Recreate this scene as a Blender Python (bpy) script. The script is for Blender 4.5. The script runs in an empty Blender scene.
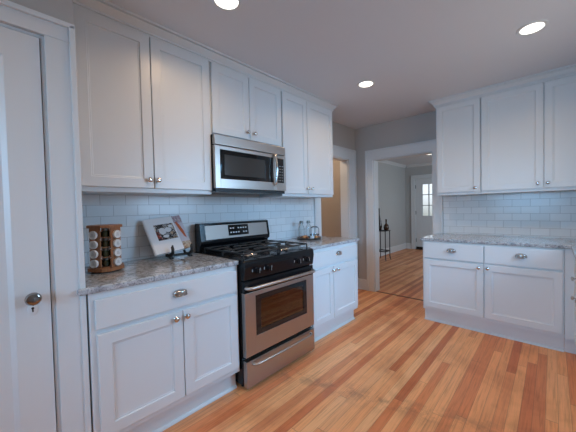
import bpy, bmesh, math, random
from math import sin, cos, pi, radians
from mathutils import Vector, Matrix
random.seed(7)
C = bpy.context.scene.collection
SC = bpy.context.scene

# ------------------------------------------------------------------ camera, world, light, exposure
def make_camera():
    ya, pt, ro = radians(42.1303), radians(-1.4947), radians(-1.227)
    fw = Vector((-sin(ya)*cos(pt), cos(ya)*cos(pt), sin(pt)))
    rt = Vector((cos(ya), sin(ya), 0)); up = rt.cross(fw)
    r2 = cos(ro)*rt + sin(ro)*up; u2 = -sin(ro)*rt + cos(ro)*up
    cam = bpy.data.cameras.new('camera'); o = bpy.data.objects.new('camera', cam); C.objects.link(o)
    m = Matrix(((r2.x, u2.x, -fw.x, 2.2633), (r2.y, u2.y, -fw.y, -1.1541), (r2.z, u2.z, -fw.z, 1.2664), (0, 0, 0, 1)))
    o.matrix_world = m
    cam.sensor_width = 36; cam.lens = 281.445/576*36
    cam.shift_x = -10.66/576; cam.shift_y = -0.48/576
    cam.clip_start = 0.02
    SC.camera = o
make_camera()
SC.view_settings.view_transform = 'Standard'; SC.view_settings.look = 'None'
SC.view_settings.gamma = 1; SC.view_settings.use_curve_mapping = False
SC.view_settings.exposure = 0.0
SC.cycles.max_bounces = 10; SC.cycles.diffuse_bounces = 6; SC.cycles.glossy_bounces = 5
SC.cycles.transparent_max_bounces = 12; SC.cycles.sample_clamp_indirect = 4
SC.cycles.caustics_reflective = False; SC.cycles.caustics_refractive = False

w = bpy.data.worlds.new('world'); SC.world = w; w.use_nodes = True
nt = w.node_tree; nt.nodes.clear()
out = nt.nodes.new('ShaderNodeOutputWorld'); bg = nt.nodes.new('ShaderNodeBackground')
tc = nt.nodes.new('ShaderNodeTexCoord'); sx = nt.nodes.new('ShaderNodeSeparateXYZ'); rmp = nt.nodes.new('ShaderNodeValToRGB')
mp = nt.nodes.new('ShaderNodeMapRange'); mp.inputs[1].default_value = -1; mp.inputs[2].default_value = 1
nt.links.new(tc.outputs['Generated'], sx.inputs[0]); nt.links.new(sx.outputs['Z'], mp.inputs[0])
nt.links.new(mp.outputs[0], rmp.inputs[0]); nt.links.new(rmp.outputs[0], bg.inputs['Color']); nt.links.new(bg.outputs[0], out.inputs[0])
e = rmp.color_ramp.elements
e[0].position = 0.48; e[0].color = (.35, .38, .36, 1); e[1].position = 0.52; e[1].color = (.85, .92, 1, 1)
x_ = e.new(0.85); x_.color = (.45, .66, 1, 1)
bg.inputs['Strength'].default_value = 1.3

DAY = (.50, .74, 1.0)
def area(name, loc, target, sx_, sy_, power, color):
    l = bpy.data.lights.new(name, 'AREA'); l.shape = 'RECTANGLE'; l.size = sx_; l.size_y = sy_
    l.energy = power; l.color = color
    o = bpy.data.objects.new(name, l); C.objects.link(o); o.location = loc
    d = Vector(target) - Vector(loc)
    o.rotation_euler = d.to_track_quat('-Z', 'Y').to_euler()
    return o
def spread_area(name, loc, target, sx_, sy_, power, color, spread=180):
    o = area(name, loc, target, sx_, sy_, power, color); o.data.spread = radians(spread); return o
W1 = [(25, (.175, .555, 1)), (13, (1, .86, .75))]
W2 = [(26, (.25, .60, 1)), (2, (1, .85, .75))]
W3 = (62, (.70, .85, 1.0))
CAN_W = 3.6
CAN_COL = (1, .68, .40)
PASS_W = 16
spread_area('daylight_sink_window', (3.25, 1.10, 1.68), (0.6, 0.80, 0.2), 1.2, 0.9, *W1[0], 100)
spread_area('warm_fill_sink_window', (3.22, 1.10, 1.65), (0.6, 1.05, 1.5), 1.2, 0.9, *W1[1], 180)  # added warm fill at the window, lifts the wall cabinets; not daylight
spread_area('daylight_near_window', (1.75, -3.08, 1.60), (1.9, 1.9, 0.2), 1.3, 1.1, *W2[0], 100)
spread_area('warm_fill_near_window', (1.75, -3.05, 1.55), (1.4, 0.5, 1.45), 1.3, 1.1, *W2[1], 180)  # weak warm fill added to redden the far cabinets and floor
spread_area('daylight_front_room_window', (3.25, 5.2, 1.5), (-.9, 5.6, 0.8), 1.7, 1.4, *W3)

# ------------------------------------------------------------------ node material helpers
def mat(name, col=(.8, .8, .8), rough=.5, metal=0.0, spec=.5, coat=0.0):
    m = bpy.data.materials.new(name); m.use_nodes = True
    b = m.node_tree.nodes['Principled BSDF']
    b.inputs['Base Color'].default_value = (*col, 1); b.inputs['Roughness'].default_value = rough
    b.inputs['Metallic'].default_value = metal; b.inputs['Specular IOR Level'].default_value = spec
    b.inputs['Coat Weight'].default_value = coat
    return m
def N(m, t, **k):
    n = m.node_tree.nodes.new(t)
    for a, v in k.items(): setattr(n, a, v)
    return n
def L(m, a, b): m.node_tree.links.new(a, b)
def bsdf(m): return m.node_tree.nodes['Principled BSDF']
def math_(m, op, a, b=None, c=None):
    n = N(m, 'ShaderNodeMath', operation=op)
    for i, v in enumerate((a, b, c)):
        if v is None: continue
        if isinstance(v, (int, float)): n.inputs[i].default_value = v
        else: L(m, v, n.inputs[i])
    return n.outputs[0]
def ramp(m, fac, stops, interp='LINEAR'):
    r = N(m, 'ShaderNodeValToRGB'); L(m, fac, r.inputs[0]); e = r.color_ramp.elements
    r.color_ramp.interpolation = interp
    while len(e) > 1: e.remove(e[-1])
    e[0].position = stops[0][0]; e[0].color = (*stops[0][1], 1)
    for p, c in stops[1:]:
        q = e.new(p); q.color = (*c, 1)
    return r.outputs[0]
def noise(m, vec, scale, detail=3, rough=.5, dist=0):
    n = N(m, 'ShaderNodeTexNoise'); n.inputs['Scale'].default_value = scale; n.inputs['Detail'].default_value = detail
    n.inputs['Roughness'].default_value = rough; n.inputs['Distortion'].default_value = dist
    if vec is not None: L(m, vec, n.inputs['Vector'])
    return n.outputs['Fac']
def objco(m): return N(m, 'ShaderNodeTexCoord').outputs['Object']
def sep(m, v):
    s = N(m, 'ShaderNodeSeparateXYZ'); L(m, v, s.inputs[0]); return s.outputs
def comb(m, x, y, z):
    s = N(m, 'ShaderNodeCombineXYZ')
    for i, v in enumerate((x, y, z)):
        if isinstance(v, (int, float)): s.inputs[i].default_value = v
        else: L(m, v, s.inputs[i])
    return s.outputs[0]
def mix(m, fac, a, b, blend='MIX'):
    n = N(m, 'ShaderNodeMix', data_type='RGBA', blend_type=blend)
    for i, v in ((0, fac), (6, a), (7, b)):
        if isinstance(v, (int, float)): n.inputs[i].default_value = v
        elif isinstance(v, tuple): n.inputs[i].default_value = (*v, 1)
        else: L(m, v, n.inputs[i])
    return n.outputs[2]
def bump(m, h, strength, dist=.002):
    b = N(m, 'ShaderNodeBump'); b.inputs['Strength'].default_value = strength; b.inputs['Distance'].default_value = dist
    L(m, h, b.inputs['Height']); L(m, b.outputs[0], bsdf(m).inputs['Normal'])

def painted(name, col, rough, sc=60, st=.06, spec=.5):
    m = mat(name, col, rough, spec=spec)
    bump(m, noise(m, objco(m), sc, 2), st, .001)
    return m
M = {}
M['cab'] = painted('white_cabinet_paint', (.675, .70, .71), .33, 40, .03)
M['trim'] = painted('white_trim_paint', (.675, .70, .71), .32, 30, .03)
M['wall'] = painted('greige_wall_paint', (.47, .445, .42), .65, 120, .08)
M['ceil'] = painted('ceiling_paint', (.65, .68, .72), .8, 120, .08)
M['tan'] = painted('tan_wall_paint', (.46, .415, .37), .7, 120, .08)
M['front_wall'] = painted('pale_grey_wall_paint', (.47, .48, .475), .65, 120, .08)

def floor_mat():
    m = mat('strip_oak_floor', rough=.3)
    s = sep(m, objco(m))
    PW = .0572
    xi = math_(m, 'DIVIDE', s[0], PW); ix = math_(m, 'FLOOR', xi); fx = math_(m, 'FRACT', xi)
    wn = N(m, 'ShaderNodeTexWhiteNoise', noise_dimensions='1D'); L(m, ix, wn.inputs['W'])
    ly = math_(m, 'DIVIDE', math_(m, 'ADD', s[1], math_(m, 'MULTIPLY', wn.outputs['Value'], 7.3)), 2.7)
    iy = math_(m, 'FLOOR', ly); fy = math_(m, 'FRACT', ly)
    w2 = N(m, 'ShaderNodeTexWhiteNoise', noise_dimensions='2D'); L(m, comb(m, ix, iy, 0), w2.inputs['Vector'])
    base = ramp(m, w2.outputs['Value'], [(0, (.52, .15, .055)), (.12, (.70, .23, .085)), (.26, (.80, .34, .14)),
                (.40, (.90, .44, .19)), (.54, (.72, .25, .095)), (.66, (.88, .46, .21)), (.78, (.62, .19, .07)), (.88, (.90, .42, .18)), (1, (.88, .47, .22))])
    gv = comb(m, math_(m, 'MULTIPLY', s[0], 55), math_(m, 'ADD', math_(m, 'MULTIPLY', s[1], 2.2), math_(m, 'MULTIPLY', w2.outputs['Value'], 40)), 0)
    g = noise(m, gv, 1.6, 5, .6, .6)
    col = mix(m, 1, base, ramp(m, g, [(.25, (.70, .64, .60)), (.5, (1, 1, 1)), (.75, (1.14, 1.13, 1.12))]), 'MULTIPLY')
    # worn patches and the old partition line across the boards
    pz = noise(m, comb(m, s[0], s[1], 0), 1.7, 4, .6, .4)
    col = mix(m, ramp(m, pz, [(.5, (0, 0, 0)), (.72, (.6, .6, .6))]), col, mix(m, 1, col, (.60, .46, .38), 'MULTIPLY'))
    d = math_(m, 'ABSOLUTE', math_(m, 'SUBTRACT', s[1], math_(m, 'ADD', math_(m, 'MULTIPLY', s[0], .27), .14)))
    band = math_(m, 'MULTIPLY', ramp(m, d, [(.0, (1, 1, 1)), (.07, (.45, .45, .45)), (.16, (0, 0, 0))]),
                 ramp(m, noise(m, comb(m, s[0], s[1], 0), 9, 4, .7), [(.44, (0, 0, 0)), (.6, (1, 1, 1))]))
    col = mix(m, math_(m, 'MULTIPLY', band, .42), col, (.16, .075, .045))
    edge = math_(m, 'MINIMUM', fx, math_(m, 'SUBTRACT', 1, fx))
    gap = math_(m, 'LESS_THAN', edge, .022)
    gapy = math_(m, 'LESS_THAN', math_(m, 'MINIMUM', fy, math_(m, 'SUBTRACT', 1, fy)), .0008)
    gp = math_(m, 'MAXIMUM', gap, gapy)
    col = mix(m, math_(m, 'MULTIPLY', gp, .38), col, (.09, .045, .025))
    L(m, col, bsdf(m).inputs['Base Color'])
    L(m, math_(m, 'ADD', math_(m, 'MULTIPLY', pz, .25), .30), bsdf(m).inputs['Roughness'])
    bump(m, math_(m, 'SUBTRACT', math_(m, 'MULTIPLY', g, .25), gp), .25, .001)
    return m
M['floor'] = floor_mat()

def tile_mat(name, axis, joint, zj):
    m = mat(name, rough=.2, spec=.4)
    s = sep(m, objco(m)); B = .1535; H = .0765
    u = math_(m, 'ADD', s[axis], 10*B - B/2 - joint); v = math_(m, 'ADD', s[2], 20*H - zj)
    b = N(m, 'ShaderNodeTexBrick', offset=.5, offset_frequency=2, squash=1)
    b.inputs['Scale'].default_value = 1; b.inputs['Brick Width'].default_value = B; b.inputs['Row Height'].default_value = H
    b.inputs['Mortar Size'].default_value = .0016; b.inputs['Mortar Smooth'].default_value = .15; b.inputs['Bias'].default_value = 0
    b.inputs['Color1'].default_value = (.68, .70, .71, 1); b.inputs['Color2'].default_value = (.76, .77, .775, 1); b.inputs['Mortar'].default_value = (.40, .40, .40, 1)
    L(m, comb(m, u, v, 0), b.inputs['Vector'])
    L(m, b.outputs['Color'], bsdf(m).inputs['Base Color'])
    L(m, math_(m, 'ADD', math_(m, 'MULTIPLY', b.outputs['Fac'], .5), .2), bsdf(m).inputs['Roughness'])
    bump(m, math_(m, 'SUBTRACT', math_(m, 'MULTIPLY', noise(m, objco(m), 14, 2), .8), b.outputs['Fac']), .35, .0015)
    return m
M['tile_range'] = tile_mat('white_subway_tile_range', 1, -.492, 1.315)
M['tile_far'] = tile_mat('white_subway_tile_far', 0, 2.009, 1.311)

def stone_mat():
    m = mat('grey_veined_granite', rough=.12, spec=.55)
    o = objco(m)
    a = noise(m, o, 11, 8, .62, 1.2); b_ = noise(m, o, 38, 6, .7, .4); c = noise(m, o, 110, 3, .7)
    col = ramp(m, a, [(.28, (.15, .15, .165)), (.38, (.32, .32, .335)), (.46, (.43, .45, .47)), (.56, (.53, .55, .57)), (.66, (.38, .38, .385)), (.76, (.47, .49, .51))])
    col = mix(m, ramp(m, b_, [(.38, (.85, .85, .85)), (.5, (0, 0, 0))]), col, (.16, .16, .17))
    col = mix(m, ramp(m, c, [(.36, (.7, .7, .7)), (.44, (0, 0, 0))]), col, (.09, .08, .08))
    L(m, col, bsdf(m).inputs['Base Color'])
    return m
M['stone'] = stone_mat()

def steel_mat(name, col, axis, rough=.3):
    m = mat(name, col, rough, 1.0)
    s = sep(m, objco(m)); k = [400, 400, 400]; k[axis] = 3
    n = noise(m, comb(m, *[math_(m, 'MULTIPLY', s[i], k[i]) for i in range(3)]), 1, 2)
    L(m, math_(m, 'ADD', math_(m, 'MULTIPLY', n, .16), rough-.08), bsdf(m).inputs['Roughness'])
    return m
M['steel'] = steel_mat('brushed_stainless_steel', (.47, .42, .385), 0, .34)
M['chrome'] = mat('polished_nickel', (.68, .66, .63), .16, 1.0)
M['pull'] = mat('antique_nickel', (.50, .48, .46), .2, 1.0)
M['darkknob'] = mat('dark_polished_metal', (.30, .29, .28), .12, 1.0)
M['backsteel'] = steel_mat('satin_steel', (.33, .28, .25), 0, .5)
M['dkmetal'] = mat('dark_plated_metal', (.20, .185, .17), .28, 1.0)
M['black'] = mat('black_enamel', (.008, .008, .009), .16, spec=.3)
M['blackm'] = mat('black_matte_iron', (.018, .018, .018), .5)
M['blackglass'] = mat('black_glass', (.01, .01, .011), .05, spec=.6)
M['mwglass'] = mat('grey_mesh_glass', (.05, .048, .045), .12, spec=.6)
M['dispglass'] = mat('display_glass', (.008, .009, .01), .08)
M['grey'] = mat('grey_print', (.28, .28, .28), .5)
M['white_print'] = mat('white_print', (.6, .6, .6), .5)
M['oven_in'] = mat('oven_floor_reflection', (.10, .055, .03), .5)  # brown carries the wood floor reflected in the oven window
def emit(name, col, st):
    m = mat(name, (.8, .8, .8)); b = bsdf(m)
    b.inputs['Emission Color'].default_value = (*col, 1); b.inputs['Emission Strength'].default_value = st
    return m
M['lens'] = emit('lit_lens', (1, .93, .82), 3.0)
def glass_thin(name, tint, fac):
    m = bpy.data.materials.new(name); m.use_nodes = True; t = m.node_tree; t.nodes.clear()
    o = t.nodes.new('ShaderNodeOutputMaterial'); mx = t.nodes.new('ShaderNodeMixShader'); tr = t.nodes.new('ShaderNodeBsdfTransparent'); gl = t.nodes.new('ShaderNodeBsdfGlossy')
    lw = t.nodes.new('ShaderNodeLayerWeight'); lw.inputs['Blend'].default_value = .25
    ma = t.nodes.new('ShaderNodeMath'); ma.operation = 'MULTIPLY_ADD'; ma.inputs[1].default_value = .6; ma.inputs[2].default_value = fac
    t.links.new(lw.outputs['Fresnel'], ma.inputs[0]); t.links.new(ma.outputs[0], mx.inputs[0])
    tr.inputs[0].default_value = (*tint, 1); gl.inputs['Roughness'].default_value = .03
    t.links.new(tr.outputs[0], mx.inputs[1]); t.links.new(gl.outputs[0], mx.inputs[2]); t.links.new(mx.outputs[0], o.inputs[0])
    return m
M['pane'] = glass_thin('window_glass', (.97, .98, .98), .02)
M['clear'] = glass_thin('clear_glass', (.93, .95, .95), .03)
M['ovenglass'] = glass_thin('tinted_oven_glass', (.55, .42, .33), .10)
def wood(name, a, b_, sc=18, axis=2):
    m = mat(name, rough=.45); s = sep(m, objco(m)); k = [6, 6, 6]; k[axis] = .7
    n = noise(m, comb(m, *[math_(m, 'MULTIPLY', s[i], k[i]) for i in range(3)]), sc, 4, .6, .5)
    L(m, ramp(m, n, [(.3, a), (.7, b_)]), bsdf(m).inputs['Base Color']); return m
M['saddle'] = wood('dark_saddle_wood', (.10, .04, .02), (.20, .085, .045), 18, 0)
M['rackwood'] = wood('honey_wood', (.24, .095, .04), (.38, .17, .075))
M['amber'] = mat('dark_spice_glass', (.03, .022, .010), .12)
M['olive'] = mat('olive_spice_glass', (.045, .042, .018), .12)
M['jarlid'] = mat('white_jar_lid', (.70, .70, .70), .4)
M['paper'] = mat('page_paper', (.62, .60, .57), .7)
M['cover'] = mat('white_book_cover', (.76, .76, .77), .35)
def photo_mat(name, stops, sc, seed):
    m = mat(name, rough=.35); o = objco(m)
    v = N(m, 'ShaderNodeTexVoronoi'); v.inputs['Scale'].default_value = sc
    s = sep(m, o); L(m, comb(m, math_(m, 'ADD', s[0], seed), s[1], math_(m, 'ADD', s[2], noise(m, o, 30, 2))), v.inputs['Vector'])
    L(m, ramp(m, sep(m, v.outputs['Color'])[0], stops, 'CONSTANT'), bsdf(m).inputs['Base Color']); return m
M['food'] = photo_mat('food_photo_print', [(0, (.02, .015, .015)), (.42, (.6, .55, .5)), (.56, (.30, .04, .02)), (.68, (.025, .02, .02)), (.80, (.55, .38, .25)), (.9, (.62, .60, .58))], 22, 3.1)
M['strip'] = photo_mat('fabric_photo_print', [(0, (.45, .36, .40)), (.4, (.25, .16, .18)), (.6, (.62, .56, .56)), (.85, (.45, .25, .16))], 40, 1.3)
M['strip2'] = photo_mat('basket_photo_print', [(0, (.42, .33, .24)), (.4, (.55, .47, .38)), (.7, (.30, .20, .13))], 30, .7)
M['lilac'] = mat('pale_lilac_print', (.55, .52, .56), .4)
M['carrot'] = mat('orange_print', (.55, .12, .04), .4)
M['spot'] = mat('white_food_print', (.68, .68, .68), .4)
M['orange'] = painted('dried_peel', (.50, .22, .08), .6, 90, .5)
M['brownnut'] = painted('brown_shell', (.20, .09, .05), .6, 90, .5)
M['bottle'] = mat('dark_brown_glass', (.025, .014, .010), .12)
M['bottle2'] = mat('amber_bottle_glass', (.06, .028, .015), .15)
M['brick'] = mat('red_brick', (.42, .13, .10), .8)
M['roof'] = mat('grey_shingle', (.22, .22, .23), .8)
M['grass'] = painted('lawn', (.16, .22, .08), .9, 20, .3)
M['bronze'] = mat('dark_bronze', (.04, .03, .025), .4, .6)

# ------------------------------------------------------------------ mesh helpers
def nb(): return bmesh.new()
def bx(bm, x0, x1, y0, y1, z0, z1, bev=0.0, seg=2):
    m = Matrix.Translation(((x0+x1)/2, (y0+y1)/2, (z0+z1)/2)) @ Matrix.Diagonal((abs(x1-x0), abs(y1-y0), abs(z1-z0), 1))
    g = bmesh.ops.create_cube(bm, size=1, matrix=m)
    if bev:
        es = list({e for v in g['verts'] for e in v.link_edges})
        bmesh.ops.bevel(bm, geom=es, offset=bev, segments=seg, profile=.5, affect='EDGES')
def lathe(bm, prof, axis='z', c=(0, 0, 0), seg=24, mtx=None):
    """prof: list of (r, h); revolved around axis through c."""
    rings = []
    for r, h in prof:
        ring = []
        for i in range(seg):
            a = 2*pi*i/seg; p = Vector((r*cos(a), r*sin(a), h))
            if axis == 'y': p = Vector((p.x, -p.z, p.y))      # h points to -y (towards the front)
            if axis == 'x': p = Vector((p.z, p.x, p.y))
            if mtx is not None: p = mtx @ p
            ring.append(bm.verts.new(p + Vector(c)))
        rings.append(ring)
    for a, b in zip(rings, rings[1:]):
        for i in range(seg):
            bm.faces.new((a[i], a[(i+1) % seg], b[(i+1) % seg], b[i]))
    bm.faces.new(list(reversed(rings[0]))); bm.faces.new(rings[-1])
def tube(bm, pts, r, seg=10, flat=1.0, upv=(0, 0, 1)):
    pts = [Vector(p) for p in pts]; rings = []
    for i, p in enumerate(pts):
        d = (pts[min(i+1, len(pts)-1)] - pts[max(i-1, 0)]).normalized()
        u = Vector(upv)
        if abs(d.dot(u)) > .95: u = Vector((1, 0, 0)) if abs(d.x) < .9 else Vector((0, 1, 0))
        s = d.cross(u).normalized(); t = s.cross(d).normalized()
        rr = r[i] if isinstance(r, (list, tuple)) else r
        rings.append([bm.verts.new(p + s*rr*cos(2*pi*k/seg) + t*rr*flat*sin(2*pi*k/seg)) for k in range(seg)])
    for a, b in zip(rings, rings[1:]):
        for k in range(seg): bm.faces.new((a[k], a[(k+1) % seg], b[(k+1) % seg], b[k]))
    bm.faces.new(list(reversed(rings[0]))); bm.faces.new(rings[-1])
def prism(bm, poly, a0, a1, axis):
    """extrude a 2-D polygon between a0 and a1 along axis; poly in the other two axes (cyclic order)."""
    def P(p, a):
        return {'x': (a, p[0], p[1]), 'y': (p[0], a, p[1]), 'z': (p[0], p[1], a)}[axis]
    A = [bm.verts.new(P(p, a0)) for p in poly]; B = [bm.verts.new(P(p, a1)) for p in poly]
    n = len(poly)
    bm.faces.new(A); bm.faces.new(list(reversed(B)))
    for i in range(n): bm.faces.new((A[i], B[i], B[(i+1) % n], A[(i+1) % n]))
def xf(bm, m): bmesh.ops.transform(bm, matrix=m, verts=bm.verts)
def obj(name, bm, m, parent=None, smooth=True, loc=None, rz=None):
    bmesh.ops.recalc_face_normals(bm, faces=bm.faces)
    me = bpy.data.meshes.new(name); bm.to_mesh(me); bm.free()
    me.materials.append(m)
    if smooth:
        for p in me.polygons: p.use_smooth = True
        me.set_sharp_from_angle(angle=radians(35))
    o = bpy.data.objects.new(name, me); C.objects.link(o)
    if smooth: wn_ = o.modifiers.new('weighted_normal', 'WEIGHTED_NORMAL'); wn_.keep_sharp = True; wn_.weight = 100
    if parent is not None: o.parent = parent
    if loc is not None: o.location = loc
    if rz is not None: o.rotation_euler = (0, 0, rz)
    return o
def tag(o, label, cat, group=None):
    o['label'] = label; o['category'] = cat
    if group: o['group'] = group
    return o
def thing(name, label, cat, loc=(0, 0, 0), rz=0, group=None):
    o = bpy.data.objects.new(name, None); C.objects.link(o); o.empty_display_size = .1
    o.location = loc; o.rotation_euler = (0, 0, rz)
    return tag(o, label, cat, group)
def struct(name, bm, m, label=None):
    o = obj(name, bm, m); o['kind'] = 'structure'
    if label: o['label'] = label
    return o
def dup(o, loc=None, label=None, rz=None, parent=None):
    c = o.copy(); C.objects.link(c)
    if parent is not None: c.parent = parent
    if loc is not None: c.location = loc
    if rz is not None: c.rotation_euler = (0, 0, rz)
    if label: c['label'] = label
    for ch in o.children: dup(ch, parent=c)
    return c
RL = pi/2      # rotation for things against the range wall (local -y faces +x)
RR = -pi/2     # things against the right wall

# ------------------------------------------------------------------ the room shell
CZ = 2.458; YF = 2.676; YN = -2.8; XR = 3.0; YC = -.853; XC = .60; T = .13
b = nb(); bx(b, -1.5, 3.2, -3.0, 7.4, -.08, 0); struct('floor', b, M['floor'])
b = nb(); bx(b, -1.5, 3.2, -3.0, 7.4, CZ, CZ+.1); struct('ceiling', b, M['ceil'])
# range wall with the passage opening
OY0, OY1, OZ = 1.768, 2.46, 1.975
b = nb(); bx(b, -T, 0, YC-T, OY0, 0, CZ); bx(b, -T, 0, OY1, YF, 0, CZ); bx(b, -T, 0, OY0, OY1, OZ, CZ); struct('wall_left', b, M['wall'])
# wall with the doorway
DX0, DX1, DZ = .298, 1.125, 1.955
b = nb(); bx(b, 0, DX0, YF, YF+T, 0, CZ); bx(b, DX1, XR+T, YF, YF+T, 0, CZ); bx(b, DX0, DX1, YF, YF+T, DZ, CZ); struct('wall_far', b, M['wall'])
# right wall with window over the sink
def wall_hole(name, axis, a0, a1, t0, t1, h0, h1, z0, z1, m):
    b = nb()
    def q(u0, u1, zz0, zz1):
        if axis == 'y': bx(b, t0, t1, u0, u1, zz0, zz1)
        else: bx(b, u0, u1, t0, t1, zz0, zz1)
    q(a0, h0, 0, CZ); q(h1, a1, 0, CZ)
    if z0 > 0: q(h0, h1, 0, z0)
    q(h0, h1, z1, CZ)
    return struct(name, b, m)
wall_hole('wall_right', 'y', YN-T, YF, XR, XR+T, .50, 1.70, 1.12, 2.12, M['wall'])
wall_hole('wall_near', 'x', XC, XR, YN-T, YN, 1.1, 2.4, .95, 2.15, M['wall'])
# closet block beside the left base cabinet; its door faces the room
KY1, KY0, KZ = -.962, -1.76, 2.045
b = nb(); bx(b, XC-.1, XC, YN-T, KY0, 0, CZ); bx(b, XC-.1, XC, KY1, YC, 0, CZ); bx(b, XC-.1, XC, KY0, KY1, KZ, CZ)
bx(b, 0, XC-.1, YC-.1, YC, 0, CZ); struct('wall_closet', b, M['wall'])
b = nb(); bx(b, -.1, 0, YN-T, YC-T, 0, CZ); bx(b, 0, XC-.1, YN-T, YN, 0, CZ); struct('wall_closet_back', b, M['wall'])
# passage behind the range wall
b = nb(); bx(b, -1.3, 0-T, YF, YF+T, 0, CZ); bx(b, -T, 0, YF, YF+T, 0, CZ); struct('wall_passage_end', b, M['tan'])
b = nb(); bx(b, -1.4, -1.3, .5, YF+T, 0, CZ); struct('wall_passage_side', b, M['tan'])
b = nb(); bx(b, -1.4, -T, .4, .5, 0, CZ); struct('wall_passage_near', b, M['tan'])
# front room
FY = 7.2; FX = -1.0
b = nb(); bx(b, FX-T, FX, YF+T, FY, 0, CZ); struct('wall_front_room_left', b, M['front_wall'])
wall_hole('wall_front_room_far', 'x', FX-T, XR+T, FY, FY+T, -.717, .215, 0, 2.04, M['front_wall'])
wall_hole('wall_front_room_right', 'y', YF+T, FY, XR, XR+T, 4.3, 6.1, .8, 2.2, M['front_wall'])

def moulding(bm, prof, a0, a1, axis, flip=1, c=(0, 0)):
    """profile of (out, z); out measured from c[0] in direction flip."""
    poly = [(c[0] + flip*o_, c[1] + z) for o_, z in prof]
    prism(bm, poly, a0, a1, axis)
BASE = [(0, 0), (.022, 0), (.022, .012), (.014, .02), (.014, .135), (.008, .155), (0, .16)]
b = nb(); moulding(b, BASE, FX, XR, 'x', -1, (FY, 0)) if False else None
def baseboard(name, axis, a0, a1, c, flip):
    b = nb(); moulding(b, BASE, a0, a1, axis, flip, (c, 0)); return struct(name, b, M['trim'])
baseboard('baseboard_far', 'x', 0, .182, YF, -1)
baseboard('baseboard_front_room_left', 'y', YF+T, FY, FX, 1)
baseboard('baseboard_front_room_far', 'x', FX+.022, -.832, FY, -1)
baseboard('baseboard_near', 'x', XC, XR, YN, 1)
baseboard('baseboard_passage', 'x', -1.3, -T, YF, -1)
FCR = [(0, 0), (.012, 0), (.02, .02), (.055, .055), (.06, .07), (0, .07)]
b = nb(); moulding(b, FCR, YF+T, FY, 'y', 1, (FX, CZ-.07)); moulding(b, FCR, FX+.06, XR, 'x', -1, (FY, CZ-.07)); struct('trim_1', b, M['trim'])

# casings: flat board, back band at the outer edge, and the jamb lining
def casing(name, plane, flip, axis, u0, u1, zt, w_, wall0, wall1, legs=(1, 1), wl=None, wr=None, hw=None):
    """opening u0..u1 up to zt in a wall whose face is at plane (flip = outward direction)."""
    wl = wl or w_; wr = wr or w_; hw = hw or w_
    b = nb()
    def q(a0, a1, d0, d1, z0, z1, bev=.003):
        p0, p1 = sorted((plane+flip*d0, plane+flip*d1))
        if axis == 'x': bx(b, a0, a1, p0, p1, z0, z1, bev)
        else: bx(b, p0, p1, a0, a1, z0, z1, bev)
    if legs[0]:
        q(u0-wl, u0, 0, .020, 0, zt); q(u0-wl-.008, u0-wl+.014, 0, .032, 0, zt+hw)
    if legs[1]:
        q(u1, u1+wr, 0, .020, 0, zt); q(u1+wr-.014, u1+wr+.008, 0, .032, 0, zt+hw)
    q(u0-wl+.014, u1+wr-.014, 0, .020, zt, zt+hw); q(u0-wl-.008, u1+wr+.008, 0, .032, zt+hw-.012, zt+hw+.010)
    # jamb lining
    j0, j1 = sorted((wall0, wall1))
    def jq(a0, a1, z0, z1):
        if axis == 'x': bx(b, a0, a1, j0, j1, z0, z1, .001)
        else: bx(b, j0, j1, a0, a1, z0, z1, .001)
    jq(u0, u0+.012, 0, zt); jq(u1-.012, u1, 0, zt); jq(u0+.012, u1-.012, zt-.012, zt)
    return struct(name, b, M['trim'])
casing('trim_2', YF, -1, 'x', DX0, DX1, DZ, .108, YF, YF+T, hw=.13)
casing('trim_3', 0, 1, 'y', OY0, OY1, OZ, .132, -T, 0, wr=.185, hw=.14)
casing('trim_4', XC, 1, 'y', KY0, KY1, KZ, .099, XC-.1, XC, hw=.075)
casing('trim_5', FY, -1, 'x', -.717, .215, 2.04, .095, FY, FY+T)
casing('trim_6', YF+T, 1, 'x', DX0, DX1, DZ, .108, YF+T-.001, YF+T, hw=.13)
b = nb(); bx(b, DX0+.012, DX1-.012, YF+.012, YF+.040, 0, .005, .002); o = struct('trim_7', b, M['saddle'])

# windows
def window(name, axis, plane, h0, h1, z0, z1, out):
    b = nb(); f = .05
    def q(bm, u0, u1, zz0, zz1, d0, d1):
        p0, p1 = sorted((plane+out*d0, plane+out*d1))
        if axis == 'y': bx(bm, p0, p1, u0, u1, zz0, zz1, .002)
        else: bx(bm, u0, u1, p0, p1, zz0, zz1, .002)
    q(b, h0, h0+f, z0, z1, .03, .08); q(b, h1-f, h1, z0, z1, .03, .08); q(b, h0+f, h1-f, z0, z0+f, .03, .08); q(b, h0+f, h1-f, z1-f, z1, .03, .08)
    zm = (z0+z1)/2; q(b, h0+f, h1-f, zm-.02, zm+.02, .03, .08)
    q(b, h0-.09, h0, z0, z1+.09, -.02, 0); q(b, h1, h1+.09, z0, z1+.09, -.02, 0); q(b, h0, h1, z1, z1+.09, -.02, 0)
    q(b, h0-.11, h1+.11, z0-.03, z0, -.05, .02)
    o = struct(name, b, M['trim'])
    g = nb(); q(g, h0+f, h1-f, z0+f, zm-.02, .05, .055); q(g, h0+f, h1-f, zm+.02, z1-f, .05, .055)
    obj('pane', g, M['pane'], o)
window('window_1', 'y', XR, .50, 1.70, 1.12, 2.12, 1)
window('window_2', 'x', YN, 1.1, 2.4, .95, 2.15, -1)
window('window_3', 'y', XR, 4.3, 6.1, .8, 2.2, 1)

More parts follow.
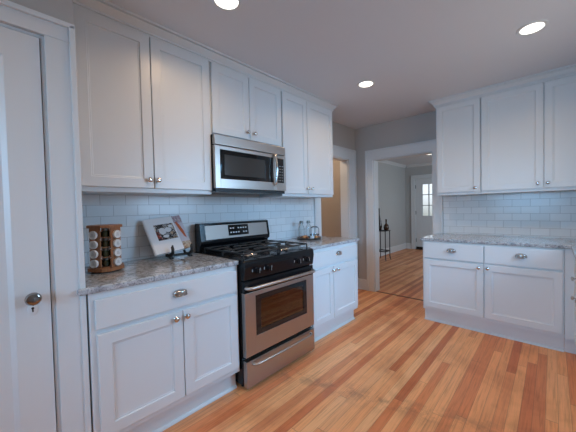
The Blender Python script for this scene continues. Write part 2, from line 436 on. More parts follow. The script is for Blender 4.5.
# ------------------------------------------------------------------ doors
def panel_door(name, W_, H_, T_, panels, m, label):
    """local: x 0..W, front at y=-T/2 ; recessed panels (x0,x1,z0,z1)."""
    b = nb()
    xs = sorted({0, W_} | {p[0] for p in panels} | {p[1] for p in panels}); zs = sorted({0, H_} | {p[2] for p in panels} | {p[3] for p in panels})
    for i in range(len(xs)-1):
        for j in range(len(zs)-1):
            cx, cz = (xs[i]+xs[i+1])/2, (zs[j]+zs[j+1])/2
            inp = any(p[0] < cx < p[1] and p[2] < cz < p[3] for p in panels)
            if not inp: bx(b, xs[i], xs[i+1], -T_/2, T_/2, zs[j], zs[j+1])
    bmesh.ops.remove_doubles(b, verts=b.verts, dist=1e-5)
    for p in panels:
        bx(b, p[0]-.004, p[1]+.004, -T_/2+.012, T_/2-.012, p[2]-.004, p[3]+.004)
        k = .018     # moulded sticking around each panel
        for sgn in (-1, 1):
            y0 = sgn*(T_/2-.012); y1 = sgn*(T_/2-.002)
            prof = [(0, y0), (k, y0), (0, y1)]
            prism(b, [(p[0]+q[0], q[1]) for q in prof], p[2], p[3], 'z'); prism(b, [(p[1]-q[0], q[1]) for q in prof], p[2], p[3], 'z')
            prism(b, [(q[1], p[2]+q[0]) for q in prof], p[0], p[1], 'x'); prism(b, [(q[1], p[3]-q[0]) for q in prof], p[0], p[1], 'x')
    o = struct(name, b, m, label); return o
dw = KY1 - KY0 - .024 - .008
d1 = panel_door('door_1', dw, KZ-.024, .036, [(.11, dw/2-.055, .22, KZ-.135), (dw/2+.055, dw-.112, .22, KZ-.135)], M['trim'], 'white panelled closet door with a dark metal knob, at the left edge')
d1.location = (XC-.012, KY0+.016, .008); d1.rotation_euler = (0, 0, RL)
kx = -1.037 - (KY0+.016)
b = nb(); lathe(b, [(.012, .018), (.012, .022), (.011, .036), (.012, .044), (.022, .050), (.027, .060), (.027, .068), (.022, .078), (.010, .083)], 'y', (kx, 0, .902), 28)
xf(b, Matrix.Identity(4)); obj('door_knob', b, M['darkknob'], d1)['label'] = 'dark polished metal door knob'
b = nb(); lathe(b, [(.0, .018), (.021, .018), (.021, .020), (.017, .022), (.0, .022)], 'y', (0, 0, 0), 24); xf(b, Matrix.Translation((kx, 0, .848)) @ Matrix.Diagonal((.8, 1, 1.15, 1))); es = obj('keyhole_plate', b, M['trim'], d1); es['label'] = 'oval keyhole plate'
b = nb(); lathe(b, [(.0, .0218), (.0048, .0218), (.0048, .0228), (0, .0228)], 'y', (kx, 0, .854), 14); bx(b, kx-.0025, kx+.0025, -.0228, -.0218, .838, .854); obj('keyhole', b, M['blackm'], es)

# front door with nine lites
FDW = .888
b = nb(); lx0, lx1, lz0, lz1 = .172, .722, .95, 1.87
for q in ((0, lx0, 0, 2.02), (lx1, FDW, 0, 2.02), (lx0, lx1, 0, lz0), (lx0, lx1, lz1, 2.02)): bx(b, q[0], q[1], -.02, .02, q[2], q[3])
bmesh.ops.remove_doubles(b, verts=b.verts, dist=1e-5)
for k in range(4):
    x = lx0 + (lx1-lx0)*k/3; z = lz0 + (lz1-lz0)*k/3
    bx(b, x-.011, x+.011, -.026, .022, lz0, lz1); bx(b, lx0, lx1, -.026, .022, z-.011, z+.011)
for px in (.13, .49):
    for u in ((px, px+.27, .14, .17), (px, px+.27, .78, .81), (px, px+.03, .17, .78), (px+.24, px+.27, .17, .78)): bx(b, u[0], u[1], -.026, -.02, u[2], u[3], .004)
d2 = struct('door_2', b, M['trim'], 'white front door with nine glass lites, seen far off through the doorway')
d2.location = (-.701, FY+.05, .012)
b = nb(); bx(b, lx0+.011, lx1-.011, -.003, .003, lz0, lz1); obj('pane', b, M['pane'], d2)
for z in (.25, 1.05, 1.80):
    b = nb(); bx(b, -.012, .004, -.032, -.021, z-.05, z+.05, .002); lathe(b, [(.007, z-.052), (.007, z+.052)], 'z', (-.006, -.034, 0), 10); obj('hinge', b, M['bronze'], d2)
b = nb(); lathe(b, [(.022, .02), (.022, .026), (.01, .03), (.01, .05), (.026, .06), (.026, .075), (.01, .082)], 'y', (.82, 0, .92), 20); obj('door_knob', b, M['bronze'], d2)
b = nb(); bx(b, -.70, .195, FY-.06, FY+.12, 0, .012, .004); bx(b, -.70, .195, FY+.005, FY+.028, .012, .075, .003); struct('trim_8', b, M['bronze'])

# ------------------------------------------------------------------ cabinets
def shaker(W_, H_, rail=.056, t=.02, dep=.008):
    """shaker front; local x 0..W, z 0..H, back y=0, front y=-t."""
    b = nb()
    def ring(i0, i1, y0, y1):
        A = [(i0, i0), (W_-i0, i0), (W_-i0, H_-i0), (i0, H_-i0)]; B = [(i1, i1), (W_-i1, i1), (W_-i1, H_-i1), (i1, H_-i1)]
        a = [b.verts.new((p[0], y0, p[1])) for p in A]; c = [b.verts.new((p[0], y1, p[1])) for p in B]
        for i in range(4): b.faces.new((a[i], a[(i+1) % 4], c[(i+1) % 4], c[i]))
    ring(0, 0, 0, -t+.002); ring(0, .002, -t+.002, -t); ring(.002, rail, -t, -t); ring(rail, rail+.003, -t, -t+.003); ring(rail+.003, rail+.0035, -t+.003, -t+dep); ring(rail+.0035, rail+.010, -t+dep, -t+dep)
    ring(rail+.010, rail+.013, -t+dep, -t+dep+.0015)
    i = rail+.013; b.faces.new([b.verts.new((x, -t+dep+.0015, z)) for x, z in ((i, i), (W_-i, i), (W_-i, H_-i), (i, H_-i))])
    b.faces.new([b.verts.new((x, 0, z)) for x, z in ((0, 0), (0, H_), (W_, H_), (W_, 0))])
    bmesh.ops.remove_doubles(b, verts=b.verts, dist=1e-5)
    return b
def slab(W_, H_, t=.02):
    b = nb(); bx(b, 0, W_, -t, 0, 0, H_, .003); return b
def knob_bm(x, y, z):
    b = nb(); lathe(b, [(.008, 0), (.008, .003), (.0055, .006), (.0055, .014), (.012, .018), (.0155, .023), (.0155, .027), (.011, .031), (.004, .033)], 'y', (x, y, z), 20); return b
def cup_bm(x, y, z, w_=.085, h_=.036, d=.026):
    """half-dome bin pull with a back plate and flared lip."""
    b = nb(); n, k = 18, 8; rows = []
    for j in range(k+1):
        v = j/k*pi/2; row = []
        for i in range(n+1):
            u = -1+2*i/n; prof = max(0, 1-u*u)**.5
            row.append(b.verts.new((x+u*w_/2, y-.003-d*prof*sin(v)**.8 - .0005, z+h_*.55*prof*cos(v)**.9 + h_*.05 - (h_*.45 if j == k else 0))))
        rows.append(row)
    for r0, r1 in zip(rows, rows[1:]):
        for i in range(n): b.faces.new((r0[i], r0[i+1], r1[i+1], r1[i]))
    tube(b, [(x-w_/2, y-.004, z-h_*.38)]+[(x+u*w_/2, y-.004-d*max(0, 1-u*u)**.5, z-h_*.4) for u in [-.9+.1*i for i in range(19)]]+[(x+w_/2, y-.004, z-h_*.38)], .0022, 6)
    bmesh.ops.remove_doubles(b, verts=b.verts, dist=1e-6)
    return b
def front(root, kind, name, x0, x1, z0, z1, yf, hw=None):
    bm = shaker(x1-x0, z1-z0) if kind == 's' else slab(x1-x0, z1-z0)
    o = obj(name, bm, M['cab'], root, smooth=(kind != 's'), loc=(x0, yf, z0))
    if hw:
        ty, hx, hz = hw
        h = cup_bm(hx-x0, -.02, hz-z0) if ty == 'cup' else knob_bm(hx-x0, -.02, hz-z0)
        obj('cup_pull' if ty == 'cup' else 'knob', h, M['pull'] if ty == 'cup' else M['chrome'], o)
    return o
SHOE = [(0, 0), (.016, 0), (.014, .009), (.008, .016), (0, .018)]
def base_cabinet(label, loc, rz, W_, drawers, doors, toe=(0, None), dep=.637):
    r = thing('base_cabinet', label, 'cabinet', loc, rz)
    b = nb(); bx(b, 0, W_, -dep, -.002, .135, .882, .002)
    # a raised face frame lip line
    obj('cabinet_body', b, M['cab'], r)
    t1 = toe[1] if toe[1] is not None else W_
    b = nb(); bx(b, toe[0], t1, -dep+.055, -.01, 0, .135); prism(b, [(-dep+.055-o_, z) for o_, z in SHOE], toe[0], t1, 'x'); obj('toe_kick', b, M['cab'], r)
    for d in drawers: front(r, 'd', 'drawer', *d[:4], -dep, d[4])
    for d in doors: front(r, 's', 'cabinet_door', *d[:4], -dep, d[4])
    return r
# left of the range (local x = y+.875)
o0 = .848
base_cabinet('wide white base cabinet left of the range, under the spice rack', (0, -o0, 0), RL, .843,
    [(.022, .824, .706, .850, ('cup', -.421+o0, .792))],
    [(.026, .440, .172, .680, ('knob', -.452+o0, .649)), (.446, .824, .172, .680, ('knob', -.388+o0, .649))])
# right of the range (local x = y-.765)
o1 = .758
base_cabinet('narrow white base cabinet between the range and the passage opening', (0, o1, 0), RL, .842,
    [(.030, .818, .716, .852, ('cup', 1.205-o1, .808))],
    [(.030, .358, .172, .690, ('knob', 1.099-o1, .650)), (.364, .818, .172, .690, ('knob', 1.176-o1, .650))])
# under the far counter
o2 = 1.202
fb = base_cabinet('wide white base cabinet with two drawers and two doors against the far wall', (o2, YF, 0), 0, 1.132,
    [(.018, .566, .704, .866, ('cup', 1.490-o2, .800)), (.576, 1.122, .704, .866, ('cup', 2.053-o2, .800))],
    [(.018, .566, .170, .686, ('knob', 1.729-o2, .654)), (.576, 1.122, .170, .686, ('knob', 1.803-o2, .656))])
b = nb(); lathe(b, [(.014, 0), (.014, .006), (.008, .012), (.014, .02), (.012, .028), (.004, .03)], 'x', (0, -.34, .55), 14); xf(b, Matrix.Diagonal((-1, 1, 1, 1))); obj('door_bumper', b, M['blackm'], fb)['label'] = 'small black bumper knob on the cabinet end'
# corner filler belongs to the right run; the right run faces -x
ry0 = YF - .64
rr = base_cabinet('white base cabinet run at the right edge below the sink window', (XR, ry0+.02, 0), RR, 2.9,
    [(.06, .50, .66, .86, ('knob', .42, .72)), (.06, .50, .43, .645, ('knob', .42, .58))], [(.06, .50, .165, .415, None), (.52, 1.0, .165, .86, ('knob', .95, .70)), (1.01, 1.49, .165, .86, ('knob', 1.06, .70)), (1.52, 2.1, .165, .86, ('knob', 2.04, .70)), (2.12, 2.88, .165, .86, ('knob', 2.18, .70))], dep=.59)
b = nb(); bx(b, o2+1.134, XR-.592, YF-.637, YF-.60, .135, .882); bx(b, o2+1.134, XR-.592+.06, YF-.582, YF-.55, 0, .135); f_ = obj('corner_filler', b, M['cab']); tag(f_, 'flat white filler strip in the corner between the two right cabinet runs', 'filler strip')

def upper_cabinet(label, loc, rz, W_, z0, z1, doors, rail_z=None, dep=.337, name='wall_cabinet'):
    r = thing(name, label, 'cabinet', (loc[0], loc[1], z0), rz)
    b = nb(); bx(b, 0, W_, -dep, -.002, 0, z1-z0, .002); obj('cabinet_body', b, M['cab'], r)
    for d in doors: front(r, 's', 'cabinet_door', d[0], d[1], d[2]-z0, d[3]-z0, -dep, ('knob', d[4], d[5]-z0))
    return r
ZU0, ZU1 = 1.385, 2.392
upper_cabinet('tall white double-door wall cabinet left of the microwave', (0, -o0, 0), RL, .843, ZU0, ZU1,
    [(.034, .421, 1.414, 2.377, -.458+o0, 1.466), (.427, .837, 1.414, 2.377, -.406+o0, 1.466)])
upper_cabinet('short white double-door wall cabinet above the microwave', (0, -.003, 0), RL, .750, 1.840, ZU1,
    [(.014, .362, 1.852, 2.377, .333, 1.910), (.368, .740, 1.852, 2.377, .408, 1.910)])
upper_cabinet('tall white double-door wall cabinet right of the microwave', (0, .749, 0), RL, .833, ZU0, ZU1,
    [(.008, .362, 1.414, 2.377, 1.094-.749, 1.468), (.368, .822, 1.414, 2.377, 1.166-.749, 1.468)])
upper_cabinet('white single-door wall cabinet beside the doorway casing', (1.262, YF, 0), 0, .438, ZU0-.008, ZU1,
    [(.016, .433, 1.406, 2.377, 1.652-1.262, 1.442)])
upper_cabinet('white double-door wall cabinet above the far counter at the right edge', (1.702, YF, 0), 0, 1.04, ZU0-.008, ZU1,
    [(.006, .494, 1.406, 2.377, 2.158-1.702, 1.452), (.502, .99, 1.406, 2.377, 2.228-1.702, 1.452)])
# crown mouldings (mitred end return)
CROWN = [(0, 0), (.010, .0), (.010, .012), (.019, .012), (.019, .020), (.013, .021), (.013, .026), (.026, .036), (.042, .050), (.046, .054), (.046, .057), (.039, .058), (.039, .063), (.060, .063), (.060, .0755), (0, .0755)]
def crown(label, pts, loc=(0, 0)):
    """sweep CROWN along plan points (x,y); outward is to the right of travel; mitred."""
    b = nb(); n = len(pts); rings = []
    for i in range(n):
        d0 = (Vector(pts[i])-Vector(pts[i-1])).normalized() if i else None
        d1_ = (Vector(pts[i+1])-Vector(pts[i])).normalized() if i < n-1 else None
        nr = lambda d: Vector((d.y, -d.x))
        if d0 is None: m_ = nr(d1_)
        elif d1_ is None: m_ = nr(d0)
        else:
            m_ = nr(d0)+nr(d1_); m_ = m_/(m_.dot(nr(d0)))
        rings.append([b.verts.new((pts[i][0]+m_.x*o_, pts[i][1]+m_.y*o_, ZU1-.010+z)) for o_, z in CROWN])
    for a, c in zip(rings, rings[1:]):
        for k in range(len(CROWN)): b.faces.new((a[k], a[(k+1) % len(CROWN)], c[(k+1) % len(CROWN)], c[k]))
    b.faces.new(rings[0]); b.faces.new(list(reversed(rings[-1])))
    return tag(obj('crown_molding', b, M['cab']), label, 'crown molding')
crown('white crown molding topping the wall cabinets over the range', [(.338, YC+.004), (.338, 1.583), (.004, 1.583)])
crown('white crown molding topping the wall cabinets on the far wall', [(1.261, YF-.004), (1.261, YF-.338), (2.745, YF-.338)])

# ------------------------------------------------------------------ counters and backsplash
ZC0, ZC1 = .884, .9145
def counter(label, poly, name='countertop'):
    b = nb(); prism(b, poly, ZC0, ZC1, 'z')
    bmesh.ops.recalc_face_normals(b, faces=b.faces)
    es = [e_ for e_ in b.edges if abs(e_.verts[0].co.z-e_.verts[1].co.z) < 1e-6]
    bmesh.ops.bevel(b, geom=es, offset=.006, segments=3, profile=.5, affect='EDGES')
    return tag(obj(name, b, M['stone']), label, 'countertop')
counter('grey veined stone countertop left of the range, under the spice rack and cookbook', [(.010, YC+.003), (.010, -.003), (.655, -.003), (.655, -.888), (.634, -.888), (.634, YC+.003)])
counter('grey veined stone countertop right of the range, under the glass tray', [(.010, .757), (.010, 1.626), (.655, 1.626), (.655, .757)])
counter('grey veined stone L-shaped countertop along the far wall and right edge', [(1.182, YF-.010), (1.182, YF-.655), (2.372, YF-.655), (2.372, -.82), (XR-.003, -.82), (XR-.003, YF-.010)])
b = nb(); bx(b, .0005, .009, YC+.004, 1.626, ZC1+.0005, ZU0-.001)
tag(obj('tile_backsplash', b, M['tile_range']), 'white subway tile backsplash behind the range', 'backsplash')
b = nb(); bx(b, 1.246, XR-.002, YF-.009, YF-.0005, ZC1+.0005, ZU0-.010)
tag(obj('tile_backsplash', b, M['tile_far']), 'white subway tile backsplash above the far counter', 'backsplash')

# ------------------------------------------------------------------ gas range
RW = .748
rg = thing('gas_range', 'freestanding stainless and black gas range between the two base cabinets', 'range', (.011, .003, 0), RL)
b = nb(); bx(b, .002, RW-.002, -.648, -.012, .03, .892, .003)
for x in (.04, RW-.04):
    for y in (-.60, -.06): lathe(b, [(.018, 0), (.018, .03)], 'z', (x, y, 0), 12)
obj('oven_body', b, M['black'], rg)['label'] = 'black oven body'
b = nb()
prism(b, [(-.012, .892), (-.012, .918), (-.60, .918), (-.66, .916), (-.688, .908), (-.697, .893), (-.697, .885), (-.648, .885), (-.648, .892)], .001, RW-.001, 'x')
obj('cooktop', b, M['black'], rg)['label'] = 'black enamel cooktop'
b = nb(); prism(b, [(-.648, .775), (-.648, .885), (-.697, .885), (-.700, .86), (-.690, .79), (-.684, .775)], .003, RW-.003, 'x'); cp = obj('control_panel', b, M['black'], rg); cp['label'] = 'black control panel'
for kx_ in (.105, .215, .535, .645):
    b = nb(); kz = .832
    lathe(b, [(.023, 0), (.023, .004), (.019, .008), (.017, .026), (.014, .029), (.004, .030)], 'y', (kx_, -.696, kz), 22); bx(b, kx_-.0045, kx_+.0045, -.733, -.722, kz-.017, kz+.017, .002)
    k_ = obj('control_knob', b, M['black'], cp)
    b = nb(); bx(b, kx_-.0016, kx_+.0016, -.7345, -.7325, kz-.012, kz+.016); obj('pointer_mark', b, M['chrome'], k_)
    for s_ in (-1, 1):
        b = nb(); bx(b, kx_+s_*.036-.003, kx_+s_*.036+.003, -.6995, -.6955, kz-.004, kz+.013); obj('dial_mark', b, M['grey'], cp)
# oven door
b = nb(); dz0, dz1, yb, yf = .238, .765, -.652, -.690
wx0, wx1, wz0, wz1 = .098, .650, .368, .655
st = .685
def frame_bm(x0, x1, z0, z1, hx0, hx1, hz0, hz1, y0, y1, bev=.002):
    b = nb()
    bx(b, x0, hx0, y0, y1, z0, z1, bev); bx(b, hx1, x1, y0, y1, z0, z1, bev); bx(b, hx0, hx1, y0, y1, z0, hz0, bev); bx(b, hx0, hx1, y0, y1, hz1, z1, bev); return b
od = obj('oven_door', frame_bm(.004, RW-.004, dz0, st, wx0, wx1, wz0, wz1, yf, yb), M['steel'], rg); od['label'] = 'brushed stainless oven door'
b = nb(); bx(b, .004, RW-.004, yf+.002, yb, st, dz1, .003); obj('door_top', b, M['black'], od)['label'] = 'black strip along the top of the oven door'
b = frame_bm(wx0, wx1, wz0, wz1, wx0+.045, wx1-.045, wz0+.038, wz1-.038, yf-.002, yf+.012, .002); wf = obj('window_frame', b, M['blackglass'], od); wf['label'] = 'black glass border of the oven window'
b = nb(); bx(b, wx0+.005, wx1-.005, yb-.004, yb, wz0+.005, wz1-.005); obj('cavity_back', b, M['oven_in'], od)
b = nb(); bx(b, wx0+.045, wx1-.045, yf, yf+.004, wz0+.038, wz1-.038); obj('window_pane', b, M['ovenglass'], od)['label'] = 'tinted oven window glass'
for z in (.47, .56):
    b = nb()
    tube(b, [(wx0+.02, yb-.012, z), (wx1-.02, yb-.012, z)], .003, 6); tube(b, [(wx0+.02, yb-.010, z-.012), (wx1-.02, yb-.010, z-.012)], .0018, 6); obj('oven_rack', b, M['chrome'], od)
def bow_handle(x0, x1, y0, out, z, r, flat):
    b = nb(); n = 14; pts = [(x0, y0, z), (x0+.002, y0-out*.55, z), (x0+.014, y0-out*.9, z)]
    for i in range(n+1):
        u = i/n; pts.append((x0+.03+(x1-x0-.06)*u, y0-out-.006*sin(pi*u), z))
    pts += [(x1-.014, y0-out*.9, z), (x1-.002, y0-out*.55, z), (x1, y0, z)]
    tube(b, pts, r, 12, flat); return b
obj('door_handle', bow_handle(.018, RW-.018, yf+.004, .042, .722, .013, 1.0), M['steel'], od)['label'] = 'stainless bar handle'
# storage drawer
b = nb(); bx(b, .006, RW-.006, -.692, -.65, .022, .208, .004); dr = obj('storage_drawer', b, M['steel'], rg); dr['label'] = 'brushed stainless storage drawer'
obj('drawer_handle', bow_handle(.06, RW-.06, -.690, .030, .180, .009, 1.0), M['steel'], dr)['label'] = 'stainless bar handle'
# backguard
b = nb(); prism(b, [(-.030, .9185), (-.030, 1.148), (-.040, 1.156), (-.096, 1.156), (-.108, 1.148), (-.130, 1.015), (-.126, .985), (-.100, .965), (-.090, .9185)], .002, RW-.002, 'x')
bgd = obj('backguard', b, M['black'], rg); bgd['label'] = 'black backguard'
def bg_plate(x0, x1, s0, s1, off, m, name, parent, th=.003):
    """plate lying on the sloped face between z 1.015 (s=0) and 1.150 (s=1)"""
    p0 = Vector((-.130, 1.015)); p1 = Vector((-.108, 1.148)); n = Vector((-.135, .022)).normalized(); n = Vector((-abs(n.x), n.y*-1 if n.y < 0 else n.y))
    a = p0.lerp(p1, s0)+n*off; c = p0.lerp(p1, s1)+n*off
    b = nb(); prism(b, [tuple(a), tuple(a+n*th), tuple(c+n*th), tuple(c)], x0, x1, 'x'); return obj(name, b, m, parent)
tp = bg_plate(.045, RW-.03, .02, .90, .0, M['backsteel'], 'trim_panel', bgd); tp['label'] = 'stainless face of the backguard'
ds = bg_plate(.268, .485, .16, .86, .003, M['dispglass'], 'display', bgd); ds['label'] = 'black display with touch buttons'
for i in range(7):
    for j, (s0, s1) in enumerate(((.60, .68), (.32, .40))):
        if (i*2+j) % 5 == 4: continue
        bg_plate(.284+i*.0275, .300+i*.0275, s0, s1, .006, M['white_print'], 'button_mark', ds, .0006)
# burners and grates
for i, (x, y, r_) in enumerate(((.19, -.50, .045), (.19, -.22, .038), (.565, -.50, .052), (.565, -.22, .035))):
    b = nb(); lathe(b, [(r_+.022, 0), (r_+.020, .003), (r_+.006, .004), (r_, .010), (r_-.004, .014), (.0, .014)], 'z', (x, y, .918), 24); bu = obj('burner', b, M['chrome'], rg); bu['label'] = 'round metal burner base'
    b = nb(); lathe(b, [(r_-.006, .014), (r_-.003, .018), (r_-.008, .024), (.0, .025)], 'z', (x, y, .918), 24); obj('burner_cap', b, M['blackm'], bu)['label'] = 'black burner cap'
for x0, x1 in ((.035, .368), (.385, .718)):
    b = nb(); z = .952
    y0, y1 = -.645, -.125; xm = (x0+x1)/2; ym = (y0+y1)/2
    def bar(p, q): tube(b, [p, q], .0065, 6)
    for x in (x0, x1): bar((x, y0, z), (x, y1, z))
    for y in (y0, ym, y1): bar((x0, y, z), (x1, y, z))
    for yc in ((y0+ym)/2, (y1+ym)/2):
        bar((x0, yc, z), (xm-.03, yc, z+.004)); bar((xm+.03, yc, z+.004), (x1, yc, z))
        bar((xm, yc-.03, z+.004), (xm, yc-(ym-y0)/2, z)); bar((xm, yc+.03, z+.004), (xm, yc+(ym-y0)/2, z))
    for x in (x0, x1):
        for y in (y0, ym, y1): bar((x, y, z), (x, y, .918))
    obj('grate', b, M['blackm'], rg)['label'] = 'black cast iron grate'

# ------------------------------------------------------------------ microwave
MW = .744; mz0, mz1 = 1.402, 1.837
mw = thing('microwave', 'stainless over-the-range microwave under the short wall cabinet', 'microwave', (0, -.008, mz0), RL)
b = nb(); bx(b, .001, MW-.001, -.372, -.004, .004, mz1-mz0-.001, .002); obj('microwave_body', b, M['black'], mw)['label'] = 'black microwave body'
H0 = .028; H1 = .350; HT = mz1-mz0-.003
b = nb(); bx(b, .0, MW, -.403, -.372, .356, HT, .004); obj('vent_panel', b, M['steel'], mw)['label'] = 'stainless strip above the door'
b = nb(); bx(b, .008, MW-.008, -.39, -.372, .002, H0-.002); 
for i in range(24): bx(b, .05+i*.027, .065+i*.027, -.394, -.39, .006, .015)
obj('vent_grille', b, M['blackm'], mw)['label'] = 'black lower vent lip'
dx1 = .606
md = obj('microwave_door', frame_bm(.0, dx1, H0, H1, .044, .588, .101, .322, -.403, -.373, .003), M['steel'], mw); md['label'] = 'stainless microwave door'
b = frame_bm(.044, .588, .101, .322, .082, .492, .130, .288, -.402, -.385, .001); obj('window_frame', b, M['blackglass'], md)['label'] = 'black glass border of the door window'
b = nb(); bx(b, .082, .492, -.399, -.394, .130, .288); obj('door_window', b, M['mwglass'], md)['label'] = 'dark grey door window'
b = nb(); hx = .592
pts = [(hx, -.403, .078), (hx, -.425, .084)] + [(hx, -.432-.014*sin(pi*i/12), .10+.225*i/12) for i in range(13)] + [(hx, -.425, .341), (hx, -.403, .346)]
tube(b, pts, .0105, 12, 1.0, (1, 0, 0)); obj('door_handle', b, M['chrome'], md)['label'] = 'curved polished vertical handle'
cpn = obj('control_frame', frame_bm(.608, MW, H0, H1, .616, MW-.024, .100, .322, -.403, -.373, .002), M['steel'], mw)
b = nb(); bx(b, .616, MW-.024, -.402, -.385, .100, .322); kp = obj('keypad', b, M['dispglass'], mw); kp['label'] = 'black keypad'
for i in range(3):
    for j in range(6):
        b = nb(); bx(b, .628+i*.032, .646+i*.032, -.4028, -.4018, .118+j*.026, .125+j*.026); obj('key_mark', b, M['grey'], kp)
b = nb(); bx(b, .625, .712, -.4028, -.4018, .288, .308); obj('clock_display', b, M['blackglass'], kp)

# ------------------------------------------------------------------ spice rack
VA = math.atan2(-.49, 1.99)
rc = Vector((.262, -.682)); z0 = ZC1
sr = thing('spice_rack', 'wooden revolving spice rack on the left countertop', 'spice rack', (rc.x, rc.y, z0), VA)
def octo(r, bm, za, zb, bev=.002):
    h = r; c = r*.62
    poly = [(h, -c*.34), (h, c*.34), (c*.62, h*.86), (-c*.62, h*.86), (-h, c*.6), (-h, -c*.6), (-c*.62, -h*.86), (c*.62, -h*.86)]
    prism(bm, poly, za, zb, 'z')
b = nb(); octo(.105, b, .010, .030); obj('base_plate', b, M['rackwood'], sr)
b = nb(); octo(.102, b, .262, .276); obj('top_plate', b, M['rackwood'], sr)
b = nb(); lathe(b, [(.075, 0), (.078, .004), (.075, .010)], 'z', (0, 0, 0), 28); obj('turntable', b, M['blackm'], sr)
b = nb(); bx(b, -.02, .006, -.02, .02, .03, .262); obj('center_post', b, M['rackwood'], sr)
ZL = [.052+.0545*k + .006 for k in range(4)]
def holed(w_, h_, zs, r_, t_):
    """board in local xz, centred on x, with round holes; thickness along y."""
    b = nb(); n = 24
    cuts = [0]+[(zs[i]+zs[i+1])/2 for i in range(len(zs)-1)]+[h_]
    for k, zc in enumerate(zs):
        zl, zh = cuts[k], cuts[k+1]
        for yy in (-t_/2, t_/2):
            o_ = []; i_ = []
            for a in range(n):
                th = 2*pi*a/n + pi/n; c_, s_ = cos(th), sin(th)
                i_.append(b.verts.new((r_*c_, yy, zc+r_*s_)))
                kx_ = (w_/2)/abs(c_) if abs(c_) > 1e-6 else 9; kz_ = ((zh-zc) if s_ > 0 else (zc-zl))/abs(s_) if abs(s_) > 1e-6 else 9
                kk = min(kx_, kz_); o_.append(b.verts.new((kk*c_, yy, zc+kk*s_)))
            for a in range(n): b.faces.new((o_[a], o_[(a+1) % n], i_[(a+1) % n], i_[a]))
            if yy < 0: fo, fi = o_, i_
            else:
                for a in range(n):
                    b.faces.new((fi[a], fi[(a+1) % n], i_[(a+1) % n], i_[a]))
                    pa, pb = fo[a].co, fo[(a+1) % n].co
                    if abs(abs(pa.x)-w_/2) < 1e-6 and abs(abs(pb.x)-w_/2) < 1e-6 or abs(pa.z-pb.z) < 1e-7: b.faces.new((fo[a], fo[(a+1) % n], o_[(a+1) % n], o_[a]))
    return b
dist = .076
jar_proto = None; words = ['bottom', 'second from the bottom', 'third from the bottom', 'top']
for side, ang in (('left', radians(-40)), ('right', radians(40))):
    b = holed(.066, .232, [z-.03 for z in ZL], .0225, .009)
    xf(b, Matrix.Translation((dist*cos(ang), dist*sin(ang), .03)) @ Matrix.Rotation(ang+pi/2, 4, 'Z'))
    obj('jar_board', b, M['rackwood'], sr)
    for k, z in enumerate(ZL):
        p = Vector((dist*cos(ang), dist*sin(ang))); p.rotate(Matrix.Rotation(VA, 2)) ; p = p + rc
        lab = 'white-lidded spice jar, %s of the %s column of the wooden spice rack' % (words[k], side)
        if jar_proto is None:
            jar_proto = thing('spice_jar', lab, 'spice jar', (0, 0, 0), 0, 'lying spice jars in the rack')
            b = nb(); lathe(b, [(.019, -.034), (.0215, -.030), (.0215, -.004), (.019, .002), (.019, .008)], 'x', (0, 0, 0), 20); obj('jar_body', b, M['amber'], jar_proto)
            b = nb(); lathe(b, [(.0225, .0055), (.024, .008), (.024, .019), (.0225, .021), (.0195, .021), (.019, .0195), (.0, .0195)], 'x', (0, 0, 0), 22); ld = obj('jar_lid', b, M['jarlid'], jar_proto)
            b = nb(); 
            for q in range(5): bx(b, .0194, .0201, -.010+.001*q, .010-.0015*q, -.008+q*.004, -.0066+q*.004)
            obj('lid_print', b, M['grey'], ld)
            j = jar_proto
        else: j = dup(jar_proto, label=lab)
        j.location = (p.x, p.y, z0+z); j.rotation_euler = (0, 0, VA+ang)
# middle column: dark jars standing on small shelves
for k in range(4):
    b = nb(); bx(b, .021, .078, -.018, .018, .030+.058*k, .034+.058*k); obj('jar_shelf', b, M['rackwood'], sr)
up_proto = None
for k in range(4):
    p = Vector((.052, 0)); p.rotate(Matrix.Rotation(VA, 2)); p = p + rc; zz = z0+.0342+.058*k
    lab = 'small dark olive spice jar, %s of the middle column of the rack' % words[k]
    if up_proto is None:
        up_proto = thing('spice_jar', lab, 'spice jar', (0, 0, 0), 0, 'standing spice jars in the rack')
        b = nb(); lathe(b, [(.015, 0), (.017, .003), (.017, .030), (.012, .036), (.012, .038)], 'z', (0, 0, 0), 18); obj('jar_body', b, M['olive'], up_proto)
        b = nb(); lathe(b, [(.013, .036), (.014, .038), (.014, .048), (.012, .050), (0, .050)], 'z', (0, 0, 0), 18); obj('jar_lid', b, M['dkmetal'], up_proto)
        j = up_proto
    else: j = dup(up_proto, label=lab)
    j.location = (p.x, p.y, zz)

# ------------------------------------------------------------------ cookbook on its easel
yaw, lean, roll = -.0096, .534, .1149
BL = Vector((.207, -.367, .960))
e1 = Vector((-sin(yaw), cos(yaw), 0)); nn = Vector((cos(yaw), sin(yaw), 0)); up = Vector((0, 0, 1))*cos(lean) - nn*sin(lean)
ex = e1*cos(roll) + up*sin(roll); ez = up*cos(roll) - e1*sin(roll); ey = ez.cross(ex)      # ey points to the back
BM = Matrix(((ex.x, ey.x, ez.x, BL.x), (ex.y, ey.y, ez.y, BL.y), (ex.z, ey.z, ez.z, BL.z), (0, 0, 0, 1)))
bk = thing('cookbook', 'large white cookbook leaning on a black easel on the left countertop', 'book'); bk.matrix_world = BM
BW, BH, BT = .272, .286, .026
b = nb(); bx(b, 0, BW, 0, .003, 0, BH, .001); bx(b, 0, BW, BT-.003, BT, 0, BH, .001); tube(b, [(.002, BT/2, 0), (.002, BT/2, BH)], BT/2-.0005, 10); obj('book_cover', b, M['cover'], bk)
b = nb(); bx(b, .006, BW-.005, .003, BT-.003, .004, BH-.004); obj('page_block', b, M['paper'], bk)
b = nb(); bx(b, .049, .194, -.0006, 0, .100, .229); ph = obj('cover_photo', b, M['food'], bk); ph['label'] = 'dark food photograph on the cover'
